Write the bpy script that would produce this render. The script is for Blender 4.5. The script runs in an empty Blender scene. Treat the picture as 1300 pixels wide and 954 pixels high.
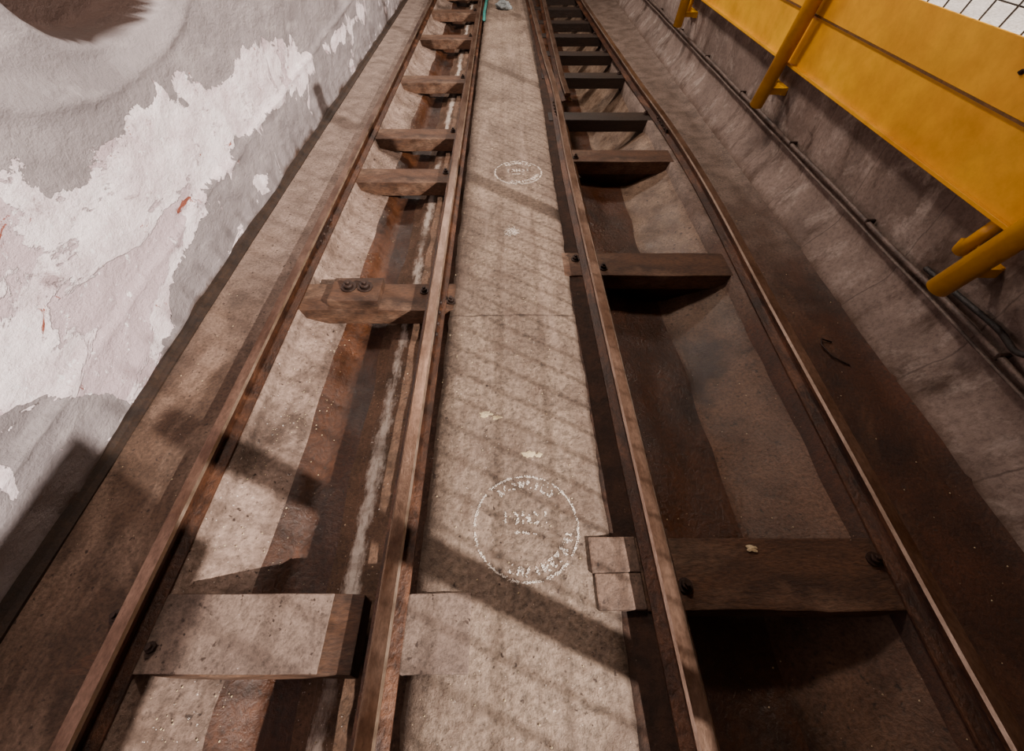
import bpy, bmesh, math, random
from mathutils import Vector, noise
random.seed(7)
C = bpy.context.scene.collection

def link(o): C.objects.link(o); return o
def mesh_obj(name, verts, faces, mats, fm=None, smooth=False):
    me = bpy.data.meshes.new(name); me.from_pydata(verts, [], faces)
    for m in (mats if isinstance(mats, list) else [mats]): me.materials.append(m)
    if fm:
        for p, i in zip(me.polygons, fm): p.material_index = i
    if smooth:
        for p in me.polygons: p.use_smooth = True
    me.update()
    return link(bpy.data.objects.new(name, me))
def tag(o, label=None, cat=None, kind=None, group=None):
    if label: o["label"] = label
    if cat: o["category"] = cat
    if kind: o["kind"] = kind
    if group: o["group"] = group
    return o
def n3(x, y, z, s=1.0): return noise.noise(Vector((x*s, y*s, z*s)))

# ------------------------------------------------------------- materials
def lin(h):
    r = [int(h[i:i+2], 16)/255 for i in (0, 2, 4)]
    return tuple([(c/12.92 if c < .04045 else ((c+.055)/1.055)**2.4) for c in r] + [1])
class NT:
    def __init__(s, name):
        s.m = bpy.data.materials.new(name); s.m.use_nodes = True
        s.t = s.m.node_tree; s.n = s.t.nodes; s.b = s.n["Principled BSDF"]
        s.tc = s.n.new("ShaderNodeTexCoord")
    def link(s, a, b): s.t.links.new(a, b)
    def coord(s, stretch):
        mp = s.n.new("ShaderNodeMapping"); mp.inputs["Scale"].default_value = stretch
        s.link(s.tc.outputs["Object"], mp.inputs["Vector"]); return mp.outputs[0]
    def noise(s, scale, stretch=(1,1,1), detail=8, rough=.6, dist=0):
        t = s.n.new("ShaderNodeTexNoise"); t.inputs["Scale"].default_value = scale
        t.inputs["Detail"].default_value = detail; t.inputs["Roughness"].default_value = rough
        t.inputs["Distortion"].default_value = dist
        s.link(s.coord(stretch), t.inputs["Vector"]); return t.outputs["Fac"]
    def xyz(s):
        sp = s.n.new("ShaderNodeSeparateXYZ"); s.link(s.tc.outputs["Object"], sp.inputs[0]); return sp.outputs
    def ramp(s, f, a, b, ca=(0,0,0,1), cb=(1,1,1,1)):
        r = s.n.new("ShaderNodeValToRGB"); e = r.color_ramp.elements
        e[0].position = a; e[0].color = ca; e[1].position = b; e[1].color = cb
        s.link(f, r.inputs[0]); return r.outputs[0]
    def mrange(s, f, a, b):
        r = s.n.new("ShaderNodeMapRange"); r.inputs[1].default_value = a; r.inputs[2].default_value = b
        s.link(f, r.inputs[0]); return r.outputs[0]
    def mix(s, f, a, b, mode='MIX'):
        x = s.n.new("ShaderNodeMix"); x.data_type = 'RGBA'; x.blend_type = mode
        for k, v in ((0, f), (6, a), (7, b)):
            if isinstance(v, bpy.types.NodeSocket): s.link(v, x.inputs[k])
            else: x.inputs[k].default_value = v
        return x.outputs[2]
    def math(s, op, a, b=0.0):
        x = s.n.new("ShaderNodeMath"); x.operation = op
        for k, v in ((0, a), (1, b)):
            if isinstance(v, bpy.types.NodeSocket): s.link(v, x.inputs[k])
            else: x.inputs[k].default_value = v
        return x.outputs[0]
    def bump(s, h, strength, dist=.01):
        b = s.n.new("ShaderNodeBump"); b.inputs["Strength"].default_value = strength
        b.inputs["Distance"].default_value = dist
        s.link(h, b.inputs["Height"]); s.link(b.outputs[0], s.b.inputs["Normal"])

def surf(name, c1, c2, scale=3, speck=None, speck_at=.68, rough=.8, bump=.6, stretch=(1,1,1),
         stain=None, stain_at=(.5,.62), metal=0, grain=60, rough2=None, far=None, joints=None, lime=False, pits=None, grainlo=.5, grainhi=1.2, bdist=.012):
    k = NT(name)
    col = k.mix(k.ramp(k.noise(scale, stretch), .35, .65), lin(c1), lin(c2))
    if stain:
        col = k.mix(k.ramp(k.noise(scale*.6, (stretch[0]*1.3, stretch[1]*.7, stretch[2]), 10, .65, .6), *stain_at), col, lin(stain))
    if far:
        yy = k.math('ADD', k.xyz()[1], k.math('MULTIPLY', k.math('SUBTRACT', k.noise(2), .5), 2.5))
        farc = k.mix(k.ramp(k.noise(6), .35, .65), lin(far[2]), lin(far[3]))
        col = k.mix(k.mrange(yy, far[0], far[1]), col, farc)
    fine = k.noise(grain, stretch, 6, .7)
    col = k.mix(1.0, col, k.ramp(fine, .32, .62, (grainlo,grainlo*.97,grainlo*.94,1), (grainhi,grainhi,grainhi,1)), 'MULTIPLY')
    if pits:
        col = k.mix(k.ramp(k.noise(pits, (1,1,1), 2, .6), .28, .36, (1,1,1,1), (0,0,0,1)), col, lin("33241c"))
    if speck:
        col = k.mix(k.ramp(k.noise(48, (1,1,1), 3, .8), speck_at, speck_at+.04), col, lin(speck))
    if joints:
        y = k.math('ADD', k.xyz()[1], k.math('MULTIPLY', k.noise(6, (1,1,1), 6), .07))
        y = k.math('ADD', y, 3.50)
        f = k.math('ABSOLUTE', k.math('SUBTRACT', k.math('FRACT', k.math('DIVIDE', y, joints)), .5))
        col = k.mix(k.math('MULTIPLY', k.mrange(f, .0026, .0010), .75), col, lin("30221a"))
        st = k.noise(3, (2.5, .25, 1), 8, .7)
        col = k.mix(k.math('MULTIPLY', k.ramp(st, .50, .68), .5), col, lin("9a8577"))
        bl = k.noise(4, (1, 1, 1), 10, .75, 1.0)
        col = k.mix(k.math('MULTIPLY', k.ramp(bl, .52, .62), .5), col, lin("5a463a"))
        ex = k.math('ABSOLUTE', k.math('SUBTRACT', k.xyz()[0], .05))
        ex = k.math('ADD', ex, k.math('MULTIPLY', k.math('SUBTRACT', k.noise(5), .5), .25))
        col = k.mix(k.math('MULTIPLY', k.mrange(ex, .26, .44), .7), col, lin("46352b"))
    if lime:
        x = k.xyz()[0]
        d = k.math('ABSOLUTE', k.math('ADD', k.math('ADD', x, .680), k.math('MULTIPLY', k.math('SUBTRACT', k.noise(1.6,(0,1,0)), .5), .05)))
        nn = k.math('MULTIPLY', k.math('SUBTRACT', k.noise(14, (1,.35,1), 8, .75), .5), .18)
        m = k.mrange(k.math('ADD', d, nn), .036, .004)
        m = k.math('MULTIPLY', m, k.ramp(k.noise(1.8, (0,1,0)), .36, .50))
        col = k.mix(k.math('MULTIPLY', m, .8), col, lin("cfc3b8"))
    k.link(col, k.b.inputs["Base Color"])
    k.b.inputs["Roughness"].default_value = rough; k.b.inputs["Metallic"].default_value = metal
    if rough2 is not None:
        k.link(k.ramp(k.noise(scale*1.5), .4, .6, (rough,)*3+(1,), (rough2,)*3+(1,)), k.b.inputs["Roughness"])
    k.bump(k.mix(.5, fine, k.noise(scale*5, stretch)), bump, bdist)
    return k.m

M_slab  = surf("slab_concrete", "8a7767", "69584c", 1.6, "c9b9ab", .67, stain="4e3e34", stain_at=(.48,.66), rough=.72, bump=1.0, grain=34, joints=3.7, pits=38, grainlo=.34, grainhi=1.32, bdist=.024)
M_ledge = surf("ledge_dirt_near_shade", "5c4535", "3b2a1e", 3, "a5968c", .72, stain="7a6353", stain_at=(.48,.62), rough=.85, bump=.9, far=(1.4,3.0,"8a776c","66564d"), pits=35)  # dirt brown, with the near corner's shade put into the colour
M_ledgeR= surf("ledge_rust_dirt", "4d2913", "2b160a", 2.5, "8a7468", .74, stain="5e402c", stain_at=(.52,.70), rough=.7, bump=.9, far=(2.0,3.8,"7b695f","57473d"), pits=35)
M_panel = surf("rough_concrete", "957f72", "6b574b", 3.0, "e0d6ce", .67, stain="45342a", stain_at=(.49,.66), rough=.75, bump=1.0, grain=40, pits=28, bdist=.02)
M_panelR= surf("damp_concrete_dim_near", "735541", "4c3425", 1.8, "b5a69c", .71, stain="2d180b", stain_at=(.48,.60), rough=.55, bump=1.0, rough2=.3, pits=30, far=(1.6,3.8,"8c7664","5b4638"))  # damp concrete, near end coloured darker for the dim near-right
M_chan  = surf("rusty_brown_channel", "502d16", "321a0b", 2.0, "8a6f5a", .72, stain="1e0e05", stain_at=(.50,.66), rough=.65, bump=1.0, rough2=.32, grain=40, pits=30)
M_strip = surf("mottled_concrete", "664b39", "463120", 5, "c9bcb2", .68, rough=.8, bump=1.0, lime=True, pits=35)
M_dirt  = surf("crumbled_dirt", "3b2416", "25150b", 8, "7a6250", .69, rough=.95, bump=1.0, grain=30)
M_wood  = surf("old_sleeper_wood", "5c3d28", "352114", 4, "9a8474", .72, rough=.75, bump=.8, stretch=(.5,1.6,1.6), stain="745946", stain_at=(.50,.68), grainlo=.45)
M_woodD = surf("dark_sleeper_wood", "2f2018", "1c120c", 4, "6a564a", .76, rough=.6, bump=.6, stretch=(.45,1.6,1.6))  # darker sleeper wood for the far-right stretch
M_woodL = surf("dusty_sleeper_wood", "7f6c60", "64534a", 2.5, "b3a59b", .72, rough=.75, bump=.7, stain="4a3a30", stain_at=(.48,.68), grain=50, grainlo=.42, pits=40)
M_woodM = surf("worn_end_block_wood", "705a4c", "564338", 2.5, "a5968b", .73, rough=.75, bump=.7, stain="44342a", stain_at=(.48,.66), grain=50, grainlo=.42, pits=40)
M_rail  = surf("rusty_rail_side", "4a2914", "281408", 7, rough=.5, bump=.7, metal=.15, stretch=(1,.7,1), stain="623f2a", grain=70, grainlo=.45)
M_head  = surf("worn_rail_head", "826858", "4f3627", 6, rough=.30, bump=.3, metal=.6, stretch=(1,.45,1), grain=70, grainlo=.6, grainhi=1.1)
M_edge  = surf("polished_rail_edge", "b39f8f", "84705f", 6, rough=.25, bump=.2, metal=.7, stretch=(1,.4,1), grain=70, grainlo=.75, grainhi=1.1)
M_steel = surf("rusted_iron", "3c2a22", "2a1c16", 20, rough=.6, bump=.4, metal=.4)
M_yel   = surf("yellow_paint", "e2a80c", "cf9007", 1.6, rough=.36, bump=.03, grain=5, grainlo=.78, grainhi=1.03, stain="946712", stain_at=(.54,.80))
M_trim  = surf("dark_rusted_angle", "33200f", "201208", 12, rough=.75, bump=.5)
M_pipe  = surf("dusty_conduit", "6a5a52", "4a3d37", 12, rough=.6, bump=.3, metal=.1)
M_cable = surf("black_cable", "26201e", "1a1614", 12, rough=.5)
M_seam  = surf("seam_shadow_paint", "6d4404", "523303", 12, rough=.6)
M_wire  = surf("galvanised_wire", "55504c", "403c38", 30, rough=.5, metal=.5)
M_chalk = surf("chalk", "e8dfd6", "d0c5ba", 40, rough=.95, bump=0, grainlo=.85, grainhi=1.1)
M_chalkF= surf("faded_chalk", "ccc0b5", "b3a69b", 40, rough=.95, bump=0, grainlo=.85, grainhi=1.1)
M_paintchip = surf("old_paint_chip", "d8c7a4", "b39f7b", 30, rough=.9)
M_rag   = surf("grey_rag", "8a8f90", "6a6f70", 30, rough=.95)
M_teal  = surf("teal_plastic", "3f8a82", "2f6e68", 10, rough=.5)
M_hall  = surf("pale_terrazzo", "e8e2dc", "d6cec8", 6, rough=.4, bump=.1)

def wall_left_mat():
    k = NT("peeling_painted_plaster")
    at = k.n.new("ShaderNodeAttribute"); at.attribute_name = "peel"
    dk = k.n.new("ShaderNodeAttribute"); dk.attribute_name = "alcove_dark"
    nz = k.noise(2.4, (1,1,1), 11, .60, .7)
    m = k.math('ADD', at.outputs["Fac"], k.math('MULTIPLY', k.math('SUBTRACT', nz, .5), 5.2))
    mask = k.ramp(m, .495, .51)
    grey = k.mix(k.ramp(k.noise(1.5), .35, .65), lin("9e9596"), lin("81797a"))
    grey = k.mix(k.ramp(k.noise(7, (1,.3,1), 8), .55, .72), grey, lin("aca3a3"))
    grey = k.mix(k.math('MULTIPLY', k.ramp(k.noise(30, (1,1,1), 6, .7), .62, .7), .6), grey, lin("7a7070"))
    white = k.mix(k.ramp(k.noise(4, (1,.6,1), 12, .72), .40, .60), lin("fff3f6"), lin("dac7cb"))
    l2 = k.noise(1.7, (1,.55,1), 9, .62, .8)
    white = k.mix(k.ramp(l2, .545, .555), white, lin("c9b4b9"))
    white = k.mix(k.ramp(k.noise(9, (1,.5,1), 12, .8, .5), .57, .64), white, lin("ae999c"))
    white = k.mix(k.ramp(k.noise(22, (1,1,1), 6, .7), .60, .66), white, lin("fffafc"))
    white = k.mix(k.ramp(k.noise(5.5, (1,1,1), 8, .75, 1), .635, .65), white, lin("8f4a36"))
    col = k.mix(mask, grey, white)
    edge = k.math('SUBTRACT', k.ramp(m, .46, .495), k.ramp(m, .50, .52))
    col = k.mix(k.math('MULTIPLY', edge, .4), col, lin("655855"))
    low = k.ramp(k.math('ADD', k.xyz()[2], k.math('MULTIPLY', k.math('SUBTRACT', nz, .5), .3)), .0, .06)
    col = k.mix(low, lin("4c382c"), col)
    col = k.mix(dk.outputs["Fac"], col, lin("2f190e"))  # inside of the alcove opening coloured dark brown
    k.link(col, k.b.inputs["Base Color"]); k.b.inputs["Roughness"].default_value = .7
    h = k.math('SUBTRACT', k.math('MULTIPLY', k.noise(7, (1,.8,1), 12, .70), 1.2), k.math('MULTIPLY', mask, .35))
    h = k.math('SUBTRACT', h, k.math('MULTIPLY', k.math('MULTIPLY', k.ramp(l2, .545, .555), mask), .25))
    k.bump(h, 1.0, .038)
    return k.m
def wall_right_mat():
    k = NT("stained_block_concrete")
    col = k.mix(k.ramp(k.noise(2.0), .35, .65), lin("85736a"), lin("5e4e46"))
    col = k.mix(k.math('MULTIPLY', k.ramp(k.noise(4, (1, 1.3, .9), 10, .7, .4), .52, .66), .65), col, lin("a79990"))
    col = k.mix(k.ramp(k.noise(2.2, (1, 1.8, .7), 10, .7), .54, .67), col, lin("433025"))
    col = k.mix(k.math('MULTIPLY', k.ramp(k.noise(40, (1,1,1), 6, .75), .35, .55, (1,1,1,1), (0,0,0,1)), .45), col, lin("33251d"))
    wv = k.math('ABSOLUTE', k.math('SUBTRACT', k.math('FRACT', k.math('DIVIDE', k.math('ADD', k.xyz()[1], k.math('MULTIPLY', k.noise(8), .04)), .60)), .5))
    col = k.mix(k.math('MULTIPLY', k.mrange(wv, .014, .0), .65), col, lin("2c1e17"))
    low = k.ramp(k.math('ADD', k.xyz()[2], k.math('MULTIPLY', k.noise(5), .16)), .04, .16)
    col = k.mix(low, lin("4f3928"), col)
    k.link(col, k.b.inputs["Base Color"]); k.b.inputs["Roughness"].default_value = .8
    k.bump(k.noise(18, (1,1,1), 8, .68), .7, .014)
    return k.m
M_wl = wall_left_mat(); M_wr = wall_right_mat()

# ------------------------------------------------------------- floor
Y0, Y1, DY = -1.2, 14.0, .08
prof = [(-2.25,0,0),(-1.9,0,0),(-1.6,-.004,0),(-1.335,-.008,0),(-1.31,-.09,1),(-1.16,-.145,1),(-1.02,-.20,1),
        (-1.0,-.255,2),(-.88,-.262,2),(-.76,-.255,2),(-.735,-.20,3),(-.6,-.195,3),(-.48,-.2,3),(-.345,-.2,3)]
prof2= [(.45,-.02,4),(.56,-.014,4),(.69,-.02,4),(.72,-.24,5),(.95,-.28,5),(1.22,-.28,5),(1.34,-.22,6),(1.48,-.15,6),
        (1.575,-.09,6),(1.60,-.01,6),(1.75,-.008,7),(1.95,-.002,7),(2.12,.0,7),(2.22,.04,7),(2.42,.10,7)]
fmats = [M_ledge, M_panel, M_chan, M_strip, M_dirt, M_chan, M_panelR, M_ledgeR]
def strip_floor(name, pr, deep):
    ny = int((Y1-Y0)/DY)+1; V=[]; F=[]; FM=[]
    P=[]
    for a,b in zip(pr, pr[1:]):
        k = max(1, int(abs(b[0]-a[0])/.05))
        for i in range(k):
            t=i/k; P.append((a[0]+(b[0]-a[0])*t, a[1]+(b[1]-a[1])*t, b[2]))
    P.append(pr[-1])
    for j in range(ny):
        y=Y0+j*DY
        for (x,z,m) in P:
            zz=z
            if deep and z<-.03:
                f=min(1,max(0,(y-4.9)/.5)); zz=z*(1+1.3*f)
            amp=.018 if z<-.03 else .004
            zz+=amp*n3(x,y,3,5)
            xx=x+(.030 if -1.25<x<-.7 or .9<x<1.5 else .014)*n3(x,y,9,3)
            V.append((xx,y,zz))
    n=len(P)
    for j in range(ny-1):
        for i in range(n-1):
            a=j*n+i; F.append((a,a+1,a+n+1,a+n)); FM.append(P[i+1][2])
    o=mesh_obj(name,V,F,fmats,FM,True); tag(o,kind="structure"); return o
o=strip_floor("floor",prof,False); tag(o,"brown grimy trackbed with rough concrete sides and drain channel","floor")
o=strip_floor("floor.001",prof2,True); tag(o,"damp rusty brown trackbed with sunken trough","floor")

def slab():
    V=[];F=[]; nx=16; ny=int((13.8+1.1)/.03)
    xs=[-.352+i*(.807)/nx for i in range(nx+1)]
    for j in range(ny+1):
        y=-1.1+j*.03
        for i,x in enumerate(xs):
            e = (i==0 or i==nx)
            xx = x + (.010*n3(x,y,1,5)+.008*n3(x,y,1,14) if e else 0)
            zz = .0015*n3(x,y,5,2.3) - (.012 if e else 0)
            V.append((xx,y,zz))
    n=nx+1
    for j in range(ny):
        for i in range(nx):
            a=j*n+i; F.append((a,a+1,a+n+1,a+n))
    base=len(V)
    for j in range(ny+1):
        y=-1.1+j*.03
        V.append((xs[0]-.004,y,-.32)); V.append((xs[-1]+.004,y,-.32))
    for j in range(ny):
        a=j*n; b=base+2*j
        F.append((b,a,a+n,b+2)); a=j*n+nx; F.append((a,b+1,b+3,a+n))
    return mesh_obj("walkway_slab",V,F,M_slab,None,True)
s=slab(); tag(s,"speckled tan concrete walkway slab between the two tracks","walkway"); s["kind"]="structure"

# ------------------------------------------------------------- left wall
def smooth(a,b,x):
    t=min(1,max(0,(x-a)/(b-a))); return t*t*(3-2*t)
def wall_left():
    V=[];F=[];peel=[];alcove_dark=[]
    nz=130; zs=[-.02+i*(2.9)/nz for i in range(nz+1)]
    ys=[Y0+i*.03 for i in range(int((Y1-Y0)/.03)+1)]
    up=[(-2,1.25),(1.0,1.2),(1.66,1.11),(1.96,.93),(2.52,1.0),(3.04,.91),(3.84,.98),(5.0,.75),(5.5,.5),(14,.3)]
    lo=[(-2,.6),(.85,.46),(1.12,.30),(1.3,.12),(1.6,.06),(1.85,.14),(2.08,.26),(2.4,.42),(2.77,.52),(3.95,.46),(5,.5),(5.5,.5),(14,.6)]
    def ip(t,y):
        for a,b in zip(t,t[1:]):
            if a[0]<=y<=b[0]: return a[1]+(b[1]-a[1])*(y-a[0])/(b[0]-a[0])
        return t[-1][1]
    for y in ys:
        for z in zs:
            x=-1.99+.03*(1-smooth(.5,2.5,y))
            x+= .018*n3(0,y,z,1.6)+.014*n3(3,y,z,4)+.008*n3(5,y,z,9)
            zr=.31+.055*y+.02*n3(0,y,0,2)
            x+= .016*math.exp(-((z-zr)/.018)**2) - .014*smooth(zr-.01,zr+.02,z)
            w=.04*n3(8,y,z,3)
            r=(abs((y-2.6)/1.0)**2.3+abs((z-1.74)/.54)**2.3)**(1/2.3)+w
            x-= .04*(1-smooth(.80,1.0,r)) - .018*math.exp(-((r-1.03)/.04)**2)
            r2=(abs((y-2.80)/.62)**2.2+abs((z-1.70)/.37)**2.2)**(1/2.2)+w*.2
            x-= .22*(1-smooth(.80,.99,r2)) - .008*math.exp(-((r2-1.07)/.05)**2)
            V.append((x,y,z)); alcove_dark.append(1-smooth(.955,.985,r2))
            u=ip(up,y); l=ip(lo,y)
            d=min(u-z,z-l)
            peel.append(max(-.05 if z<.45 else -.7,min(1.9,.5+d*(9 if d>0 else 5))))
    n=len(zs)
    for j in range(len(ys)-1):
        for i in range(n-1):
            a=j*n+i; F.append((a+1,a+n+1,a+n,a))
    o=mesh_obj("wall_left",V,F,M_wl,None,True)
    at=o.data.attributes.new("peel",'FLOAT','POINT'); at.data.foreach_set("value",peel)
    at=o.data.attributes.new("alcove_dark",'FLOAT','POINT'); at.data.foreach_set("value",alcove_dark)
    tag(o,"curved plaster wall with peeling grey paint and alcove","wall","structure")
wall_left()

def box_mesh(name, x0,x1,y0,y1,z0,z1, mat, bev=.006, wob=0, seg=1):
    bm=bmesh.new(); bmesh.ops.create_cube(bm,size=1)
    cuts=max(1,int(max(x1-x0,y1-y0)/.06))
    for v in bm.verts:
        v.co=Vector((x0+(v.co.x+.5)*(x1-x0), y0+(v.co.y+.5)*(y1-y0), z0+(v.co.z+.5)*(z1-z0)))
    if bev: bmesh.ops.bevel(bm,geom=bm.edges[:],offset=bev,segments=2,affect='EDGES',profile=.7)
    if wob:
        long=[e for e in bm.edges if abs((e.verts[0].co-e.verts[1].co).x)>.15]
        if long: bmesh.ops.subdivide_edges(bm,edges=long,cuts=cuts,use_grid_fill=True)
        for v in bm.verts:
            c=v.co; v.co=c+Vector((0,wob*n3(c.x,c.y+x0,c.z,2.5)+wob*.35*n3(c.x,c.y+x0,c.z,17),wob*.5*n3(c.x+7,c.y,c.z+y0,4)))
    me=bpy.data.meshes.new(name); bm.to_mesh(me); bm.free(); me.materials.append(mat)
    return link(bpy.data.objects.new(name,me))
def cyl_between(bm,a,b,r,seg=12,cap=True):
    a=Vector(a);b=Vector(b);d=b-a
    q=d.to_track_quat('Z','Y')
    r0=[];r1=[]
    for i in range(seg):
        t=2*math.pi*i/seg; p=q@Vector((r*math.cos(t),r*math.sin(t),0))
        r0.append(bm.verts.new(a+p)); r1.append(bm.verts.new(b+p))
    for i in range(seg):
        k=(i+1)%seg; f=bm.faces.new((r0[i],r0[k],r1[k],r1[i])); f.smooth=True
    if cap: bm.faces.new(r0[::-1]); bm.faces.new(r1)
def bm_obj(name,bm,mat):
    me=bpy.data.meshes.new(name); bm.to_mesh(me); bm.free(); me.materials.append(mat)
    return link(bpy.data.objects.new(name,me))

def sweep(name, pts, prof, mat, matidx=None, mats=None, close=True):
    V=[];F=[];FM=[]; n=len(prof)
    for (x,y,z) in pts:
        for (px,pz) in prof: V.append((x+px,y,z+pz))
    for j in range(len(pts)-1):
        for i in range(n):
            k=(i+1)%n; F.append((j*n+i,j*n+k,(j+1)*n+k,(j+1)*n+i)); FM.append(matidx[i] if matidx else 0)
    F.append(tuple(range(n))[::-1]); FM.append(0)
    F.append(tuple(range((len(pts)-1)*n,len(pts)*n))); FM.append(0)
    o=mesh_obj(name,V,F,mats or mat,FM); bm=bmesh.new(); bm.from_mesh(o.data)
    bmesh.ops.recalc_face_normals(bm,faces=bm.faces[:]); bm.to_mesh(o.data); bm.free(); return o
o=sweep("trim_1",[(-1.935+.02*(1-smooth(.5,2.5,Y0+.2*i)),Y0+.2*i,0+.003*math.sin(i)) for i in range(75)],[(-.07,-.01),(.018,-.01),(.018,.010),(-.015,.016),(-.03,.035),(-.07,.035)],M_trim)
tag(o,"dark rusty steel angle along the foot of the plaster wall","trim","structure")

# ------------------------------------------------------------- right wall
def wall_right():
    V=[];F=[]; nz=40; zs=[-.03+i*1.36/nz for i in range(nz+1)]
    ys=[Y0+i*.03 for i in range(int((Y1-Y0)/.03)+1)]
    for y in ys:
        ph=(y/.60)%1
        g=.010*math.exp(-((ph-.5)/.02)**2)
        for z in zs:
            x=2.33+g+.010*n3(1,y,z,2)+.003*n3(2,y,z,8) - .15*(1-smooth(.0,.30,z))
            V.append((x,y,z))
    n=len(zs)
    for j in range(len(ys)-1):
        for i in range(n-1):
            a=j*n+i; F.append((a,a+n,a+n+1,a+1))
    o=mesh_obj("wall_right",V,F,M_wr,None,True); tag(o,"stained grey brown concrete block retaining wall","wall","structure")
wall_right()
o=box_mesh("floor.002",2.36,9.5,Y0,Y1,1.22,1.32,M_hall,.004); tag(o,"pale polished concourse floor behind the barrier","floor","structure")

# ------------------------------------------------------------- rails
RH=.10
rp=[(-.066,0),(.066,0),(.066,.010),(.016,.022),(.011,.058),(.031,.064),(.035,.089),(.026,RH),(-.026,RH),(-.035,.089),(-.031,.064),(-.011,.058),(-.016,.022),(-.066,.010)]
mi=[0]*14; mi[6]=2; mi[7]=1; mi[8]=2
def interp(tab,y):
    if y<=tab[0][0]: return tab[0][1]
    if y>=tab[-1][0]: return tab[-1][1]
    for i in range(len(tab)-1):
        if tab[i][0]<=y<=tab[i+1][0]:
            p1=tab[i];p2=tab[i+1];p0=tab[max(0,i-1)];p3=tab[min(len(tab)-1,i+2)]
            h=p2[0]-p1[0];t=(y-p1[0])/h
            m1=(p2[1]-p0[1])/max(1e-6,p2[0]-p0[0])*h; m2=(p3[1]-p1[1])/max(1e-6,p3[0]-p1[0])*h
            return (2*t**3-3*t**2+1)*p1[1]+(t**3-2*t**2+t)*m1+(-2*t**3+3*t**2)*p2[1]+(t**3-t**2)*m2
R1=[(-1.2,-1.41),(14,-1.40)]
R2=[(-1.2,-.445),(14,-.45)]
R3=[(-1.2,.66),(.14,.646),(2.3,.618),(3.9,.60),(5.8,.61),(7,.57),(10.4,.50),(14,.42)]
R4=[(-1.2,1.64),(.14,1.645),(.9,1.665),(1.92,1.69),(3.4,1.74),(4.6,1.73),(6.08,1.655),(10.4,1.50),(14,1.42)]
def rail(tab,label,y0=-1.15,y1=13.9):
    n=int((y1-y0)/.15); pts=[(interp(tab,y0+(y1-y0)*i/n),y0+(y1-y0)*i/n,0) for i in range(n+1)]
    o=sweep("rail",pts,rp,M_rail,mi,[M_rail,M_head,M_edge])
    tag(o,label,"rail",group="steel track rails"); return o
r1=rail(R1,"rusty steel rail beside the peeling plaster wall")
r2=rail(R2,"worn steel rail along the walkway slab edge")
r3=rail(R3,"gently bent steel rail beside the walkway slab's dirt strip")
r4=rail(R4,"rusty curved steel rail close to the concrete retaining wall")
CR=[(5.6,.745),(6.3,.73),(10.4,.76),(14,.80)]
r5=rail(CR,"short check rail starting beside the bent rail",5.6,13.9)
def fish(parent,tab,y,side):
    bm=bmesh.new(); x=interp(tab,y)+side*.024
    bmesh.ops.create_cube(bm,size=1)
    for v in bm.verts: v.co=Vector((x+v.co.x*.014,y+v.co.y*.42,.042+v.co.z*.036))
    for k in(-.14,-.05,.05,.14): cyl_between(bm,(x,y+k,.042),(x+side*.022,y+k,.042),.012,6)
    o=bm_obj("fish_plate",bm,M_steel); o.parent=parent
for p,t,y,s_ in ((r3,R3,5.35,-1),(r2,R2,1.95,1),(r1,R1,2.9,1),(r4,R4,4.9,-1)): fish(p,t,y,s_)

# ------------------------------------------------------------- sleepers
def bolt_mesh():
    bm=bmesh.new()
    cyl_between(bm,(0,0,0),(0,0,.008),.030,16)
    cyl_between(bm,(0,0,.008),(0,0,.028),.020,6)
    cyl_between(bm,(0,0,.028),(0,0,.042),.010,10)
    me=bpy.data.meshes.new("bolt"); bm.to_mesh(me); bm.free(); me.materials.append(M_steel); return me
BM=bolt_mesh()
SL=[]
def sleeper(x0,x1,y0,y1,mat,label,rails,th=.13,cradle=False,grp="wooden sleepers"):
    cx=(x0+x1)/2; cy=(y0+y1)/2; SL.append((x0,x1,y0,y1))
    o=box_mesh("sleeper",x0-cx,x1-cx,y0-cy,y1-cy,-th,0,mat,.007,.007)
    o.location=(cx,cy,-.006); tag(o,label,"railway sleeper",group=grp)
    for tab in rails:
        xr=interp(tab,cy)
        for sx,sy in ((-.095,.05),(.095,-.05)):
            if x0+.03<xr+sx<x1-.03:
                b=bpy.data.objects.new("bolt",BM); link(b); b.parent=o; b.location=(xr+sx-cx,sy,.002); b.rotation_euler=(0,0,random.random()*3)
    if cradle:
        V=[];F=[];n=20;w0=.74-cx;w1=1.60-cx
        for i in range(n+1):
            t=i/n; x=w0+(w1-w0)*t; z=-th-.02-.13*math.sin(math.pi*t)**.7
            for yy in (y0-cy+.03,y1-cy-.02): V+= [(x,yy,-th+.005),(x,yy,z)]
        for i in range(n):
            a=4*i;b=4*i+4
            F+=[(a,a+1,b+1,b),(a+2,b+2,b+3,a+3),(a+1,a+3,b+3,b+1)]
        c=mesh_obj("cradle",V,F,M_chan,None,True); c.parent=o; c["label"]="rounded dark support under the sleeper"
    return o
s1=sleeper(-1.80,-.56,.165,.43,M_wood,"dark wooden sleeper with a pale dusty board on top",[R1,R2])
o=box_mesh("board",-.335,.335,-.13,.13,0,.010,M_woodL,.004,.005); o.parent=s1; o.location=(-1.015+1.18,0,.003); o["label"]="pale dusty board"
o=box_mesh("end_block",-.125,.125,-.13,.13,-.10,.012,M_woodL,.006,.008); o.location=(-.255,.298,0)
tag(o,"pale sleeper end block set in the walkway edge","sleeper end")
s2=sleeper(-1.36,-.13,2.07,2.33,M_wood,"brown sleeper carrying a bolted wooden block",[R2])
blk=box_mesh("block",-.165,.165,-.10,.13,0,.055,M_wood,.008,.003); blk.parent=s2; blk.location=(-.985+.745,0,0); blk["label"]="weathered block with two large nuts"
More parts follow.
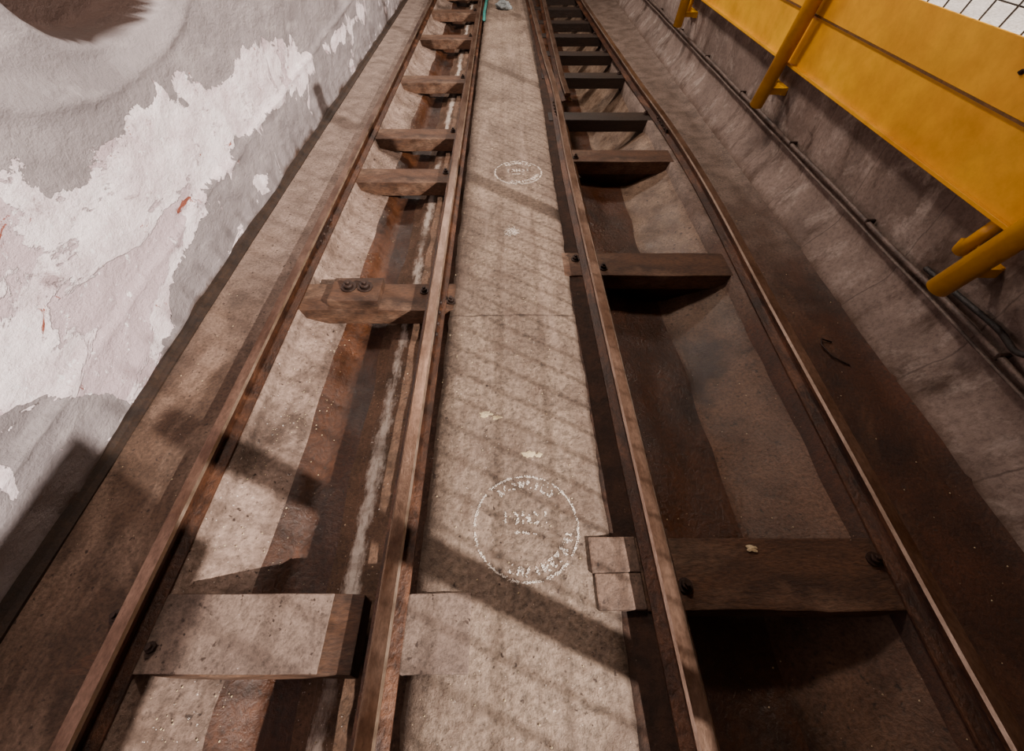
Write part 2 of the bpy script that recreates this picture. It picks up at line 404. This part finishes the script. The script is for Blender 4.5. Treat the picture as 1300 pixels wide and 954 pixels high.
for dx in (-.05,.06):
    bm=bmesh.new(); cyl_between(bm,(0,0,0),(0,0,.01),.05,18); cyl_between(bm,(0,0,.01),(0,0,.035),.034,6); cyl_between(bm,(0,0,.035),(0,0,.055),.016,10)
    b=bm_obj("nut",bm,M_steel); b.parent=blk; b.location=(dx,.03,.055)
for y0,y1,xr in ((3.72,3.98,-.46),(4.62,4.87,-.46),(6.27,6.55,-.44),(8.2,8.5,-.44),(9.9,10.2,-.44),(11.6,11.9,-.44)):
    sleeper(-1.37,xr+.05,y0,y1,M_wood,"short worn brown sleeper between rails",[R2])
a=sleeper(.567,1.76,.37,.645,M_wood,"cracked dark wooden sleeper with pale chips",[R3,R4])
o=box_mesh("end_block",-.10,.10,-.070,.070,-.10,.014,M_woodM,.006,.006); o.location=(.462,.575,0); tag(o,"brown wooden end block beside the slab edge","sleeper end")
o=box_mesh("end_block",-.095,.095,-.066,.066,-.10,.010,M_woodM,.006,.006); o.location=(.467,.437,0); tag(o,"lower brown wooden end block beside a sleeper","sleeper end")
sleeper(.345,1.62,2.42,2.68,M_wood,"brown sleeper reaching into the walkway edge",[R3,R4],cradle=True)
sleeper(.60,1.64,4.12,4.37,M_wood,"brown sleeper over the damp trough",[R3,R4],cradle=True)
for y0 in (5.1,6.45,7.4,8.35,9.2,10.2,11.2,12.2):
    sleeper(.50,interp(R4,y0)+.10,y0,y0+.22,M_woodD,"dark sleeper spanning the deep dark pit",[R4])
sleeper(.54,1.62,-.75,-.5,M_wood,"dark sleeper in shadow",[R3,R4])

# ------------------------------------------------------------- barrier
def barrier():
    D=.03; YB=-3.0; TOP=2.95; LEAN=-.27
    root=box_mesh("safety_barrier",2.185+D,2.20+D,YB,13.5,.90,1.235,M_yel,.003)
    tag(root,"yellow steel safety barrier with posts and wire mesh","barrier")
    p=box_mesh("top_panel",2.170+D,2.185+D,YB,13.5,1.225,1.47,M_yel,.003); p.parent=root
    f=box_mesh("bottom_flange",2.16+D,2.20+D,YB,13.5,.885,.905,M_yel,.003); f.parent=root
    f=box_mesh("seam_strip",2.166+D,2.175+D,YB,13.5,1.217,1.229,M_seam,0); f.parent=root
    for y in (-.69,1.64,3.97,6.5,8.9,11.3):
        tp=TOP if y>0 else 2.66
        bm=bmesh.new(); cyl_between(bm,(2.10+D,y,.56),(2.10+D,y+LEAN*(tp-.56),tp),.052,24)
        q=bm_obj("post",bm,M_yel); q.parent=root
        bm=bmesh.new(); cyl_between(bm,(2.235+D,y+.16,.66),(2.235+D,y+.16+LEAN*.24,.90),.030,20)
        q=bm_obj("brace_tube",bm,M_yel); q.parent=root
        br=box_mesh("bracket",2.29,2.345,y-.02,y+.22,.64,.70,M_yel,.003); br.parent=root
        br=box_mesh("bracket",2.14,2.31,y-.030,y-.012,.65,.70,M_yel,.003); br.parent=root
    for y in [ 2.1+1.55*i for i in range(7)]:
        b=bpy.data.objects.new("bolt",BM); link(b); b.parent=root; b.location=(2.170+D,y,1.37); b.rotation_euler=(0,-math.pi/2,0); b.scale=(.4,.4,.4)
    bm=bmesh.new()
    yy=YB
    while yy<13.5:
        cyl_between(bm,(2.19+D,yy,1.44),(2.19+D,yy+LEAN*(TOP-1.44),TOP),.0048,5,False); yy+=.125
    z=1.55
    while z<TOP:
        cyl_between(bm,(2.199+D,YB,z),(2.199+D,13.5,z),.0036,5,False); z+=.16
    w=bm_obj("wire_mesh",bm,M_wire); w.parent=root
    t=box_mesh("shadow_plate",2.205+D,2.22+D,-2.6,-1.52,2.50,TOP,M_yel,.004); t.parent=root  # unseen plate added to throw shade on the near-left corner
barrier()

# ------------------------------------------------------------- conduits
def pipe(name,pts,r,mat,label,cat="pipe"):
    cu=bpy.data.curves.new(name,'CURVE'); cu.dimensions='3D'; cu.bevel_depth=r; cu.bevel_resolution=4; cu.use_fill_caps=True
    sp=cu.splines.new('POLY'); sp.points.add(len(pts)-1)
    for p,q in zip(sp.points,pts): p.co=(*q,1)
    sp.use_smooth=True
    tmp=bpy.data.objects.new("tmp",cu); link(tmp)
    me=bpy.data.meshes.new_from_object(tmp); bpy.data.objects.remove(tmp); me.name=name
    me.materials.clear(); me.materials.append(mat)
    o=link(bpy.data.objects.new(name,me)); tag(o,label,cat); return o
pp=[(2.28,Y0+.1*i,.44+.003*math.sin(i*.5)) for i in range(150)]
p1=pipe("conduit",pp,.015,M_pipe,"dusty grey conduit clamped along the concrete wall")
pp=[(2.29,Y0+.1*i,.385+.002*math.sin(i*.7)) for i in range(150)]
p2=pipe("conduit",pp,.009,M_pipe,"thin brown conduit running under a thicker one"); p1["group"]=p2["group"]="wall conduits"
for i in range(10):
    y=.2+i*1.1
    c=box_mesh("clamp",2.265,2.32,y-.008,y+.008,.42,.459,M_steel,.003); c.parent=p1
def fillet(pts,r=.05,n=5):
    out=[pts[0]]
    for a,b,c in zip(pts,pts[1:],pts[2:]):
        a,b,c=Vector(a),Vector(b),Vector(c); p=b+(a-b).normalized()*r; q=b+(c-b).normalized()*r
        for i in range(n+1):
            t=i/n; out.append(tuple((1-t)**2*p+2*t*(1-t)*b+t*t*q))
    out.append(pts[-1]); return out
o=pipe("conduit",fillet([(2.29,-.9,.62),(2.29,.95,.62),(2.23,1.14,.62),(2.23,1.24,.53),(2.30,1.40,.51),(2.30,1.9,.475)]),.014,M_cable,"black conduit with an elbow loop on the concrete wall","pipe")
o=pipe("bent_wire",[(2.0,1.60,.006),(1.93,1.66,.01),(1.90,1.75,.02),(1.93,1.80,.012),(1.985,1.78,.006)],.005,M_steel,"bent rusty wire hook lying on the dirt","wire")

# ------------------------------------------------------------- chalk marks
def flecks(name,segs,label,mat=M_chalk,dens=420,size=.0042,jit=.003,z=.0030,cut=-.18):
    V=[];F=[]
    for (x0,y0,x1,y1) in segs:
        L=math.hypot(x1-x0,y1-y0); k=max(2,int(L*dens))
        for _ in range(k):
            t=random.random(); s=size*random.uniform(.3,1.1); a=random.random()*3
            x=x0+(x1-x0)*t+random.gauss(0,jit); y=y0+(y1-y0)*t+random.gauss(0,jit)
            if n3(x,y,0,35)<cut: continue
            b=len(V); m=random.choice((4,5)); zz=z+random.random()*.0004
            for i in range(m):
                t2=a+2*math.pi*i/m; V.append((x+s*math.cos(t2)*random.uniform(.6,1),y+s*math.sin(t2)*random.uniform(.6,1),zz))
            F.append(tuple(range(b,b+m)))
    o=mesh_obj(name,V,F,mat); tag(o,label,"chalk mark",group="chalk marks on the slab"); return o
def arc(cx,cy,r,a0,a1,n=60):
    return [(cx+r*math.cos(a0+(a1-a0)*i/n),cy+r*math.sin(a0+(a1-a0)*i/n),cx+r*math.cos(a0+(a1-a0)*(i+1)/n),cy+r*math.sin(a0+(a1-a0)*(i+1)/n)) for i in range(n)]
GL=[[(0,0,0,1),(0,1,.7,1),(.7,1,.7,0),(0,.5,.7,.5)],[(0,0,0,1),(.7,0,.7,1),(0,.5,.7,.5)],[(0,0,0,1),(0,1,.7,.9),(.7,.9,0,.5),(.1,.5,.7,0)],
    [(0,0,.7,0),(0,.5,.6,.5),(0,1,.7,1),(0,0,0,1)],[(.35,0,.35,1),(0,1,.7,1)],[(0,0,0,1),(0,1,.7,0),(.7,0,.7,1)],[(.3,0,.3,1)],[(0,0,.3,1),(.3,1,.6,0)],[(0,.1,.5,.0),(.5,.0,.6,.6),(.6,.6,.1,1)]]
def glyph(k,cx,cy,h,rot=0):
    out=[]; c,s_=math.cos(rot),math.sin(rot)
    for (a,b,c2,d) in GL[k%9]:
        q=[]
        for (u,v) in ((a,b),(c2,d)):
            x=(u-.35)*h*.8; y=(v-.5)*h; q+= [cx+x*c-y*s_,cy+x*s_+y*c]
        out.append(tuple(q))
    return out
def ringmark(cx,cy,r,label,dens=420,sz=.0042,jit=.0022,mat=M_chalk):
    S=arc(cx,cy,r,0,2*math.pi)
    for i,a in enumerate(range(128,40,-11)): S+=glyph([7,2,8,5,0,6,3,8][i%8],cx+r*.82*math.cos(math.radians(a)),cy+r*.82*math.sin(math.radians(a)),.032,math.radians(a-90))
    for i,a in enumerate(range(-110,-8,11)): S+=glyph([8,0,7,6,5,3,2,7,1,6][i%10],cx+r*.82*math.cos(math.radians(a)),cy+r*.82*math.sin(math.radians(a)),.036,math.radians(a+90))
    for i,x in enumerate([-.09,-.045,0,.045,.09]): S+=glyph([6,8,1,8,6][i],cx+x,cy+.035,.050)
    S+= [(cx-.05,cy-.03,cx+.05,cy-.033)]
    flecks("chalk_mark",S,label,mat=mat,dens=dens,size=sz,jit=jit,cut=-.2)
ringmark(.098,.695,.228,"dotted white chalk ring with worn marks inside",950,.0030,.0028)
ringmark(.13,3.89,.215,"faint chalk ring further along the slab",900,.0052,.0035,M_chalkF)
flecks("chalk_mark",arc(.06,2.94,.03,0,6.28,20),"small faded chalk smudge on slab",mat=M_chalkF,dens=1400,size=.005,jit=.018,cut=-1)
def chip(name,cx,cy,r,z,label):
    V=[(cx,cy,z+.004)];n=18
    for i in range(n):
        a=2*math.pi*i/n; rr=r*(1+.7*n3(math.cos(a)*2+cx*9,math.sin(a)*2,cy*7)); V.append((cx+rr*1.5*math.cos(a),cy+rr*math.sin(a)*.8,z))
    F=[(0,1+i,1+(i+1)%n) for i in range(n)]
    o=mesh_obj(name,V,F,M_paintchip); tag(o,label,"paint chip",group="paint chips")
chip("paint_chip",-.095,1.27,.022,.003,"pale flaked paint patch on slab")
chip("paint_chip",-.04,1.25,.015,.003,"pale flaked paint patch on slab")
chip("paint_chip",.12,1.04,.022,.003,"cream flaked paint patch near the chalk ring")
chip("paint_chip",.17,1.035,.015,.003,"cream flaked paint patch near the chalk ring")
chip("paint_chip",1.06,.60,.016,.001,"pale chip on the cracked sleeper")
V=[];F=[]
def zfloor(x):
    if -.35<x<.455: return .002
    for P in (prof,prof2):
        for a,b in zip(P,P[1:]):
            if a[0]<=x<=b[0]: return a[1]+(b[1]-a[1])*(x-a[0])/(b[0]-a[0])+.002
    return 0
for _ in range(2000):
    x=random.choice((random.uniform(-1.85,-.5),random.uniform(-1.3,-1.03),random.uniform(-1.3,-1.03),random.uniform(-.35,.34),random.uniform(.75,2.2))); y=random.uniform(-.3,6)
    if any(a-.02<x<b+.02 and c-.02<y<d+.02 for a,b,c,d in SL) or abs(x+.255)<.14 and abs(y-.3)<.15: continue
    z=zfloor(x); s_=random.choice((.0018,.002,.003,.0045)); b=len(V)
    V+=[(x-s_,y,z),(x,y-s_*.8,z),(x+s_,y,z),(x+.2*s_,y+s_,z),(x,y,z+s_*.7)]
    F+=[(b,b+1,b+4),(b+1,b+2,b+4),(b+2,b+3,b+4),(b+3,b,b+4)]
o=mesh_obj("crumbs",V,F,M_paintchip); tag(o,"scattered pale plaster crumbs over the trackbed","debris","stuff")

bm=bmesh.new(); bmesh.ops.create_icosphere(bm,subdivisions=4,radius=.13)
for v in bm.verts:
    d=1+.45*n3(*v.co,9)+.2*n3(*v.co,22); v.co=Vector((v.co.x*d*1.1,v.co.y*d,max(-.05,v.co.z*d*.6)))
for f in bm.faces: f.smooth=True
o=bm_obj("rag",bm,M_rag); o.location=(.0,10.2,.05); tag(o,"crumpled grey rag lying on the slab","rag")
o=pipe("hose",[(-.35,9.3,.03),(-.36,9.8,.035),(-.35,10.4,.03),(-.33,11.2,.03)],.026,M_teal,"teal hose lying beside the rail","hose")

# ------------------------------------------------------------- lights, world, camera
def lamp(kind,loc,energy,color,size,target=None,name="lamp"):
    l=bpy.data.lights.new(name,kind); l.energy=energy; l.color=color
    if kind=='AREA': l.size=size
    else: l.shadow_soft_size=size
    o=link(bpy.data.objects.new(name,l)); o.location=loc
    if target: o.rotation_euler=(Vector(target)-Vector(loc)).to_track_quat('-Z','Y').to_euler()
    return o
lamp('POINT',(8.3,-5.2,6.9),23000,(1,.89,.81),.05)
lamp('AREA',(-.7,4.4,4.6),165,(1,.82,.70),.6,(.4,4.4,0))  # soft warm fill added over the track, no fixture there
lamp('AREA',(-.6,8.5,4.5),260,(1,.89,.80),.8,(.0,8.5,0))  # second fill added to brighten the far stretch, no fixture there
w=bpy.data.worlds.new("w"); bpy.context.scene.world=w; w.use_nodes=True
w.node_tree.nodes["Background"].inputs[0].default_value=(.68,.45,.35,1); w.node_tree.nodes["Background"].inputs[1].default_value=.09
cam=bpy.data.cameras.new("camera"); co=link(bpy.data.objects.new("camera",cam))
cam.sensor_width=36; cam.lens=560/1300*36; cam.shift_y=-45/1300; cam.shift_x=10/1300; cam.clip_start=.02
co.location=(0,0,2.0); co.rotation_euler=(math.radians(90-48),0,0)
bpy.context.scene.camera=co
